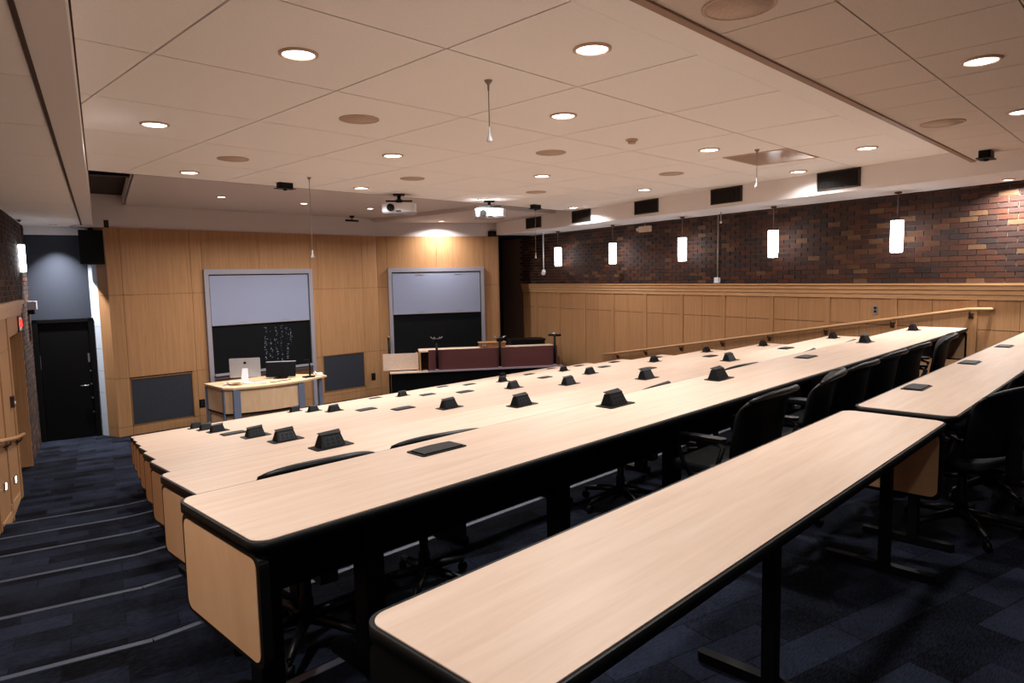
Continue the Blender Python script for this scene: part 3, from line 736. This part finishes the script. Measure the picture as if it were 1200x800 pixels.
# back row: two narrow tables end to end
table('seminar_table', .758, 3.705, .752, 1.226, 0, 'narrow maple-topped table without any outlets, in the last row beside the stepped aisle', [1.0, 2.24, 3.53], left='black', modesty=False, foot=.25, lw=.026)
table('seminar_table', 3.83, 9.3, .745, 1.222, 0, 'narrow maple-topped table with flat outlet lids, in the last row', [4.0, 5.6, 6.8, 8.2, 9.1], left=None, modesty=False, foot=.22, lw=.026)
def row_x(k): return .79 + .284*k, 9.62 + .279*k
OUT = {0: [(1.79, 0), (3.07, 1), (4.27, 1), (5.78, 0), (7.29, 1), (9.0, 1)],
       1: [(1.92, 1), (3.45, 1), (5.04, 1), (6.58, 1), (7.99, 0), (9.53, 1)],
       2: [(2.20, 1), (3.69, 1), (5.28, 1), (6.71, 0), (8.19, 0), (9.80, 1)],
       3: [(2.48, 1), (4.00, 0), (5.58, 1), (7.02, 1), (8.55, 1), (10.10, 1)],
       4: [(2.75, 0), (4.28, 0), (5.78, 0), (7.34, 0), (8.77, 0), (10.31, 0)],
       5: [(3.03, 1), (4.51, 1), (6.02, 0), (7.55, 1), (9.06, 1), (10.54, 0)],
       6: [(3.32, 1), (4.82, 1), (6.38, 1), (7.80, 0), (9.32, 0), (10.82, 0)],
       7: [(3.60, 1), (5.10, 1), (6.60, 0), (8.10, 0), (9.70, 1), (11.20, 0)]}
def make_open():
    t = empty('pop_up_outlet')
    MB().prism(rrect(-.115, .115, -.058, .058, .012, 3), 0, .004).build('base_plate', 'black', t)
    H = .066                                   # tapered box, face leaning back
    MB()._add([(-.078, -.036, .004), (.070, -.036, .004), (.070, .044, .004), (-.078, .044, .004),
               (-.062, -.004, H), (.058, -.004, H), (.058, .030, H), (-.062, .030, H)],
              [(0, 3, 2, 1), (4, 5, 6, 7), (0, 1, 5, 4), (1, 2, 6, 5), (2, 3, 7, 6), (3, 0, 4, 7)]).build('housing', 'black', t)
    def fy(z): return -.036 + (z-.004)/(H-.004)*.032 - .0018
    MB()._add([(-.060, fy(.010), .010), (.056, fy(.010), .010), (.047, fy(.058), .058), (-.051, fy(.058), .058)], [(0, 1, 2, 3)]).build('face_plate', 'plate', t)
    for sx in (-.034, -.002, .030):
        m = MB()
        for zc in (.023, .043):
            m._add([(sx-.010, fy(zc-.007)-.001, zc-.007), (sx+.010, fy(zc-.007)-.001, zc-.007), (sx+.010, fy(zc+.007)-.001, zc+.007), (sx-.010, fy(zc+.007)-.001, zc+.007)], [(0, 1, 2, 3)])
        m.build('socket', 'black', t)
    MB()._add([(-.063, -.005, H), (.060, -.005, H), (.074, .036, H+.012), (-.063, .036, H+.007), (-.063, -.005, H+.004), (.060, -.005, H+.004), (.074, .036, H+.016), (-.063, .036, H+.011)],
              [(0, 3, 2, 1), (4, 5, 6, 7), (0, 1, 5, 4), (1, 2, 6, 5), (2, 3, 7, 6), (3, 0, 4, 7)]).build('lid', 'black', t)
    return t
def make_flat():
    t = empty('pop_up_outlet')
    MB().prism(rrect(-.12, .12, -.06, .06, .012, 3), 0, .004).build('base_plate', 'black', t)
    MB().prism([(-.105, -.048), (.105, -.048), (.105, .044), (.06, .052), (0, .055), (-.06, .052), (-.105, .044)], .004, .009).build('lid', 'lid', t)
    return t
op0, fl0 = make_open(), make_flat(); uo = uf = False
for k in range(8):
    x0, x1 = row_x(k); y0 = 1.79 + PITCH*k; zf = -STEP*k
    legs = [x0+.15, x0+.55] + [x0 + 1.62 + 1.02*i for i in range(8) if x0 + 1.62 + 1.02*i < x1-.3] + [x1-.15]
    nm = ORD[k+1]
    table('seminar_table', x0, x1, y0, y0+.6, zf, 'long maple-topped table with black edges and pop-up outlets, %s row from the front wall' % nm, legs, modesty=True, foot=.25)
    for oi_, (x, st) in enumerate(OUT[k]):
        src = op0 if st else fl0
        if st: first, uo = not uo, True
        else: first, uf = not uf, True
        o = src if first else copy_tree(src)
        o.location = (x, y0+.43, zf+.74)
        tag(o, ('open pop-up outlet' if st else 'flat outlet lid') + ', %s from the door aisle, on the %s table row from the front' % (NUM[oi_], nm), 'outlet', 'pop-up outlets on the %s table row' % nm)
for i, x in enumerate((4.65, 6.11, 7.54)):
    o = copy_tree(fl0); o.location = (x, 1.12, .74); tag(o, 'closed flat outlet lid on the narrow last-row table, %s from its joint' % NUM[i], 'outlet', 'pop-up outlets on the last-row table')

# ================================================================== CHAIRS
def make_chair():
    t = empty('task_chair')
    nu, nv = 17, 12; P = []; 
    def bk(u, v):                        # u -1..1 across, v 0..1 up
        x = u*(.262 + .014*math.sin(v*math.pi)); zt = .875 - .035*abs(u)**3
        z = .50 + (zt-.50)*v
        y = -.215 + .085*abs(u)**2.2 - .05*v - .045*max(0, (v-.75)/.25)**2
        return x, y, z
    front = [bk(-1 + 2*i/(nu-1), j/(nv-1)) for i in range(nu) for j in range(nv)]
    m = MB(); m.grid(front, nu, nv); m.grid([(x, y-.018, z) for x, y, z in front], nu, nv)
    n = nu*nv
    for j in range(nv-1):
        for i in (0, nu-1):
            a = i*nv+j; m.f.append([a, a+1, n+a+1, n+a]); m.sm.append(True)
    for i in range(nu-1):
        for j in (0, nv-1):
            a = i*nv+j; m.f.append([a, a+nv, n+a+nv, n+a]); m.sm.append(True)
    m.build('backrest', 'chair', t)
    m = MB(); m.tube([(lambda q: (q[0], q[1]-.012, q[2]))(bk(-1 + 2*i/16, 1)) for i in range(17)], [.009+.011*math.sin(math.pi*i/16)**.5 for i in range(17)], 8); m.build('backrest_rim', 'chair', t)
    MB().prism(rrect(-.235, .235, -.20, .24, .09, 6), .425, .475).build('seat', 'chairfab', t, bevel=.015)
    MB().box(-.04, .04, -.27, -.23, .36, .60).box(-.04, .04, -.26, .02, .36, .395).build('back_support', 'chair', t)
    MB().box(-.12, .12, -.12, .12, .395, .425).build('seat_mechanism', 'blackmetal', t)
    for s in (-1, 1):
        ar = MB().tube([(s*.20, -.05, .41), (s*.285, -.06, .42), (s*.30, -.09, .50), (s*.295, -.12, .60), (s*.29, -.06, .622), (s*.29, .10, .622), (s*.295, .13, .58), (s*.30, .10, .50), (s*.285, .06, .42), (s*.20, .05, .41)], .013, 8).build('armrest', 'chair', t)
        MB().prism(rrect(s*.29-.03, s*.29+.03, -.13, .13, .025, 4), .629, .648).build('arm_pad', 'chair', ar)
    MB().tube([(0, 0, .40), (0, 0, .22), (0, 0, .20), (0, 0, .09)], [.024, .024, .032, .032], 12).build('gas_column', 'blackmetal', t)
    for k in range(5):
        a = 2*math.pi*k/5 + .3; c, s_ = math.cos(a), math.sin(a)
        lg = MB().tube([(.02*c, .02*s_, .115), (.16*c, .16*s_, .10), (.29*c, .29*s_, .075)], [.028, .022, .016], 8).build('base_leg', 'chair', t)
        MB().tube([(.29*c - .012*s_, .29*s_ + .012*c, .028), (.29*c + .012*s_, .29*s_ - .012*c, .028)], .027, 12).tube([(.29*c, .29*s_, .05), (.29*c, .29*s_, .078)], .008, 6).build('caster', 'black', lg)
    return t
ch0 = make_chair(); cu_ = False
CH = [  # x, y, level, rotation, height scale, label
    (3.38, 1.70, 0, 0, .99, 'black task chair squarely tucked at the eighth-row table, nearest the aisle with doors'),
    (4.04, 1.68, 0, 13, 1.0, 'black task chair slightly turned, second from the door aisle at the eighth-row table'),
    (4.70, 1.70, 0, 0, .99, 'black task chair third from the door aisle at the eighth-row table'),
    (5.35, 1.70, 0, 0, 1.0, 'black task chair fourth from the door aisle at the eighth-row table'),
    (5.99, 1.70, 0, 0, 1.0, 'black task chair fifth from the door aisle at the eighth-row table'),
    (6.70, 1.66, 0, 12, 1.02, 'black task chair last in line before the open end of the eighth-row table'),
    (4.36, .81, 0, -18, .97, 'black task chair at the joint end of the last-row table with outlet lids'),
    (5.15, .82, 0, -10, 1.0, 'black task chair second from the joint at the last-row table with outlet lids'),
    (1.45, 2.78, 1, -6, 1.04, 'black chair back rising over the eighth-row table beside its rounded corner'),
    (2.14, 2.79, 1, -12, 1.025, 'black chair back peeking over the eighth-row table behind a flat outlet lid'),
    (3.93, 2.80, 1, 8, 1.022, 'black chair back barely showing over the eighth-row table, third from the door aisle'),
    (5.33, 2.80, 1, -8, 1.02, 'black chair back barely showing over the eighth-row table, fourth from the door aisle'),
    (6.55, 2.79, 1, 8, 1.02, 'black chair back barely showing over the eighth-row table, fifth from the door aisle'),
    (7.72, 2.80, 1, 6, 1.015, 'black chair back barely showing over the eighth-row table, sixth from the door aisle')]
for i, (x, y, lv, rz, hs_, lab) in enumerate(CH):
    o = ch0 if i == 0 else copy_tree(ch0)
    o.scale = (1, 1, hs_)
    o.location = (x, y, -STEP*lv); o.rotation_euler = (0, 0, math.radians(rz)); o['label'] = lab; o['category'] = 'chair'; o['group'] = 'black task chairs at the tables'

# ================================================================== STAGE FURNITURE
ZFL = -1.32
# instructor desk
def arc(pa, pb, bulge, n=12):
    out = []
    for i in range(n+1):
        q = i/n; x = pa[0]+(pb[0]-pa[0])*q; y = pa[1]+(pb[1]-pa[1])*q - bulge*math.sin(math.pi*q); out.append((x, y))
    return out
base = Vector((5.55, 12.1, ZFL)); t = empty('instructor_desk', base); tag(t, 'curved maple instructor desk with blue-grey corner posts before the chalkboard', 'desk')
DT = -.37
MB().prism([(4.80, 12.62), (4.80, 11.78)] + arc((4.92, 11.64), (6.20, 11.50), .10) + [(6.78, 11.72), (6.74, 11.95), (6.30, 12.62)], DT-.035, DT).build('desktop', 'maple_desk', t, base)
MB().prism([(4.83, 12.58), (4.83, 11.80)] + arc((4.94, 11.68), (6.17, 11.55), .10) + [(6.17, 12.58)], DT-.46, DT-.045).build('upper_body', 'maple_desk', t, base)
MB().prism([(4.82, 12.59), (4.82, 11.79)] + arc((4.93, 11.665), (6.18, 11.535), .10) + [(6.18, 12.59)], DT-.485, DT-.46).build('dark_band', 'black', t, base)
MB().prism([(4.86, 12.56), (4.86, 11.84)] + arc((4.97, 11.74), (6.15, 11.61), .09) + [(6.15, 12.56)], ZFL+.005, DT-.485).build('lower_body', 'maple_desk', t, base)
for px_, py_ in ((4.97, 11.62), (6.13, 11.505)): MB().box(px_-.06, px_+.06, py_, py_+.05, ZFL+.002, DT-.045).build('corner_post', 'greypost', t, base)
for px_, py_ in ((4.815, 11.80), (4.815, 12.54)): MB().box(px_-.012, px_+.02, py_, py_+.05, ZFL+.002, DT-.045).build('side_post', 'greypost', t, base)
MB().box(6.62, 6.69, 11.74, 11.81, ZFL+.002, DT-.036).build('end_leg', 'greypost', t, base)
# all-in-one computer seen from behind
base = Vector((5.36, 12.12, DT)); t = empty('desktop_computer', base, math.radians(-34)); tag(t, 'silver all-in-one computer seen from behind on the instructor desk', 'computer')
MB().prism(rrect(-.265, .265, .095, .445, .015, 3), -.012, .012, 'y').build('back_shell', 'imac', t)
MB().prism(rrect(-.265, .265, .095, .445, .015, 3), .012, .016, 'y').build('screen', 'black', t)
MB()._add([(-.05, -.015, .26), (.05, -.015, .26), (.065, -.10, .012), (-.065, -.10, .012), (-.05, -.009, .26), (.05, -.009, .26), (.065, -.09, .012), (-.065, -.09, .012)], [(0, 3, 2, 1), (4, 5, 6, 7), (0, 1, 5, 4), (1, 2, 6, 5), (2, 3, 7, 6), (3, 0, 4, 7)]).box(-.09, .09, -.10, .10, .0, .012).build('stand', 'white', t)
ap = []
for i in range(40):
    a = 2*math.pi*i/40; r = .026*(1 + .10*math.cos(2*a) - .14*math.exp(-((a-math.pi/2)/.35)**2) - .10*math.exp(-((a-3*math.pi/2)/.3)**2))
    x, z = r*math.cos(a), .36 + r*math.sin(a)
    if (x+.034)**2 + (z-.363)**2 < .014**2: x = -.034 + math.sqrt(max(0, .014**2 - (z-.363)**2))
    ap.append((x, z))
MB().prism(ap, -.0135, -.0121, 'y').prism([(-.002, .390), (.006, .395), (.010, .405), (.001, .400)], -.0135, -.0121, 'y').build('logo', 'black', t)
# black monitor
base = Vector((6.02, 12.08, DT)); t = empty('monitor', base, math.radians(-36)); tag(t, 'black tilted touch monitor beside the silver computer on the desk', 'monitor')
ty = math.tan(math.radians(22))
def ft(a, b, c): return Vector((a, b + (c-.03)*ty, c))
MB(ft).box(-.27, .27, -.02, .02, .03, .30).build('housing', 'monitor', t); MB(ft).box(-.255, .255, .021, .024, .045, .285).build('screen', 'lid', t)
MB(ft).box(-.27, .27, -.022, .022, .30, .312).build('top_edge', 'frame', t)
MB().box(-.12, .12, -.09, .10, 0, .014).box(-.03, .03, -.03, .02, .014, .12).build('stand', 'black', t)
# gooseneck lamp / document camera
base = Vector((6.42, 11.76, DT)); t = empty('document_camera', base); tag(t, 'slim black document camera arm standing at the desk end', 'document camera')
MB().prism(rrect(-.10, .10, -.08, .08, .02), 0, .022).build('base', 'black', t); MB().tube([(0.03, 0, .02), (.03, 0, .30), (.0, -.02, .33)], .016, 8).build('arm', 'black', t); MB().box(-.09, .02, -.05, .0, .315, .345).build('head', 'black', t)
# clutter
base = Vector((5.05, 11.98, DT)); t = empty('paper_pile', base); tag(t, 'crumpled cream papers lying on the desk corner', 'papers')
for i in range(5):
    a = random.uniform(0, 3); m = MB(); n = 6
    P = [((u/(n-1)-.5)*.26*math.cos(a) - (v/(n-1)-.5)*.20*math.sin(a) + (i-2)*.03, (u/(n-1)-.5)*.26*math.sin(a) + (v/(n-1)-.5)*.20*math.cos(a) + (i % 2)*.04, .004 + i*.012 + .02*abs(math.sin(u*1.7+i)*math.cos(v*1.3+i))) for u in range(n) for v in range(n)]
    m.grid(P, n, n).build('sheet', 'paper', t)
base = Vector((5.42, 11.86, DT)); t = empty('keyboard', base, math.radians(-36)); tag(t, 'slim silver keyboard before the silver computer', 'keyboard')
MB().prism(rrect(-.21, .21, -.06, .06, .01, 3), 0, .012).build('tray', 'imac', t)
m = MB()
for i in range(14):
    for j in range(5): m.box(-.20+i*.0288, -.176+i*.0288, -.052+j*.021, -.035+j*.021, .012, .015)
o = m.build('keys', 'white', t); o['kind'] = 'stuff'
base = Vector((5.85, 11.68, DT)); t = empty('mouse_cable', base); tag(t, 'thin dark cable lying curled on the desk', 'cable')
MB().tube([(-.22, .05, .006), (-.1, .0, .006), (.0, .06, .006), (.14, .04, .006), (.22, .10, .006)], .006, 6).build('cord', 'black', t)
# telephone/keypad at the desk end
base = Vector((6.66, 11.82, DT)); t = empty('desk_phone', base, math.radians(-20)); tag(t, 'small pale phone on the right tip of the desk', 'phone')
MB()._add([(-.08, -.08, 0), (.08, -.08, 0), (.08, .08, 0), (-.08, .08, 0), (-.08, -.08, .02), (.08, -.08, .02), (.08, .08, .05), (-.08, .08, .05)], [(0, 3, 2, 1), (4, 5, 6, 7), (0, 1, 5, 4), (1, 2, 6, 5), (2, 3, 7, 6), (3, 0, 4, 7)]).build('body', 'paper', t)
MB().tube([(-.05, -.07, .045), (-.05, .07, .065)], .016, 8).build('handset', 'white', t)

# demonstration bench
BA = math.radians(-34.8); B0 = Vector((8.67, 12.31, 0))
def fb(a, b, c): return B0 + Vector((a*math.cos(BA) - b*math.sin(BA), a*math.sin(BA) + b*math.cos(BA), c))
base = fb(1.9, .4, ZFL); t = empty('demonstration_bench', base); tag(t, 'long dark demonstration bench with maroon upper panel and maple top', 'bench')
MB(fb).box(.03, 3.85, .06, .78, -1.10, -.625).build('base_cabinet', 'door', t, base)
for u in (.55, 1.7, 2.8, 3.7): MB(fb).box(u-.04, u+.04, .12, .7, ZFL+.002, -1.10).build('pedestal', 'greypost', t, base)
MB(fb).box(0, .84, 0, .40, -.625, -.60).build('side_shelf', 'maple', t, base)
MB(fb).box(.84, 3.93, 0, .10, -.625, -.595).build('front_ledge', 'lilac', t, base)
mp_ = MB(fb).box(.86, 3.82, .10, .125, -.595, -.14).build('upper_panel', 'maroon', t, base)
MB(fb).box(.66, 3.80, .126, .66, -.185, -.155).build('bench_top', 'maple', t, base)
MB(fb).box(.66, .69, .126, .64, -.60, -.186).build('side_panel', 'oak', t, base)
MB(fb).box(.70, 3.78, .62, .65, -.62, -.19).build('rear_panel', 'maroon', t, base)
MB(fb).box(-.14, .64, .22, .25, -.575, -.205).build('flap_panel', 'maple', t, base); MB(fb).box(.60, .63, .25, .55, -.60, -.22).build('flap_bracket', 'oak', t, base)
MB(fb).box(.0, .60, .24, .27, -.60, -.574).build('flap_rail', 'black', t, base)
# fixtures on posts
def post(u, T, head, label):
    base = fb(u, .05, -.595); t = empty('fixture_post', base); tag(t, label, 'gas fixture')
    MB(fb).tube([(u, .05, -.594), (u, .05, T)], .028, 10).build('post', 'blackmetal', t, base); MB(fb).lathe([(.044, -.594), (.044, -.58), (.03, -.565)], u, .05, 12).build('flange', 'lilac', t, base)
    if head == 'T': MB(fb).tube([(u-.15, .05, T), (u+.15, .05, T-.015)], .024, 8).build('crossbar', 'blackmetal', t, base); MB(fb).lathe([(.03, T), (.035, T+.05), (.001, T+.06)], u, .05, 10).build('cap', 'steel', t, base)
    else:
        m = MB(fb)
        for s in (-1, 1):
            m.tube([(u, .05, T-.02), (u+s*.09, .05, T-.005), (u+s*.13, .02, T+.03)], .012, 6).tube([(u, .05, T-.02), (u+s*.05, -.05, T), (u+s*.06, -.08, T+.03)], .010, 6)
        m.build('outlet_cocks', 'steel', t, base)
        MB(fb).box(u-.07, u+.07, .02, .08, T-.10, T-.03).build('manifold', 'blackmetal', t, base)
post(1.045, .13, 'X', 'black post with silver gas cocks on the demonstration bench before the blank chalkboard')
post(2.47, .10, 'X', 'black post with silver gas cocks on the demonstration bench by the wooden box')
post(3.75, .11, 'T', 'black T-shaped post at the end of the demonstration bench')
base = fb(2.33, .40, -.155); t = empty('wooden_box', base); tag(t, 'flat wooden box lying on the demonstration bench top', 'box')
MB(fb).box(2.05, 2.64, .30, .52, -.154, -.05).build('body', 'oak_dark', t, base); MB(fb).box(2.03, 2.66, .28, .54, -.05, -.03).build('lid', 'oak', t, base); MB(fb).box(2.10, 2.20, .275, .30, -.12, -.07).build('clasp', 'steel', t, base)
base = fb(3.28, 1.05, ZFL); t = empty('equipment_cabinet', base); tag(t, 'low black equipment cabinet standing behind the demonstration bench', 'cabinet')
MB(fb).box(2.88, 3.70, .80, 1.30, ZFL+.06, -.07).build('body', 'door', t, base); MB(fb).box(2.86, 3.72, .78, 1.32, -.07, -.045).build('top', 'blackmetal', t, base)
MB(fb).box(2.92, 3.66, .82, 1.28, ZFL+.002, ZFL+.06).build('plinth', 'black', t, base)
# slim post left of the angled board
base = f2(.17, .24, ZFL); t = empty('pointer_stand', base); tag(t, 'slim black stand beside the angled board frame', 'stand')
MB(f2).tube([(.17, .24, ZFL), (.17, .24, .06)], .022, 8).build('pole', 'blackmetal', t, base); MB(f2).lathe([(.05, .06), (.05, .08), (.02, .12)], .17, .24, 10).build('top_knob', 'oak_dark', t, base); MB(f2).lathe([(.12, ZFL+.001), (.12, ZFL+.02), (.03, ZFL+.03)], .17, .24, 14).build('foot', 'blackmetal', t, base)
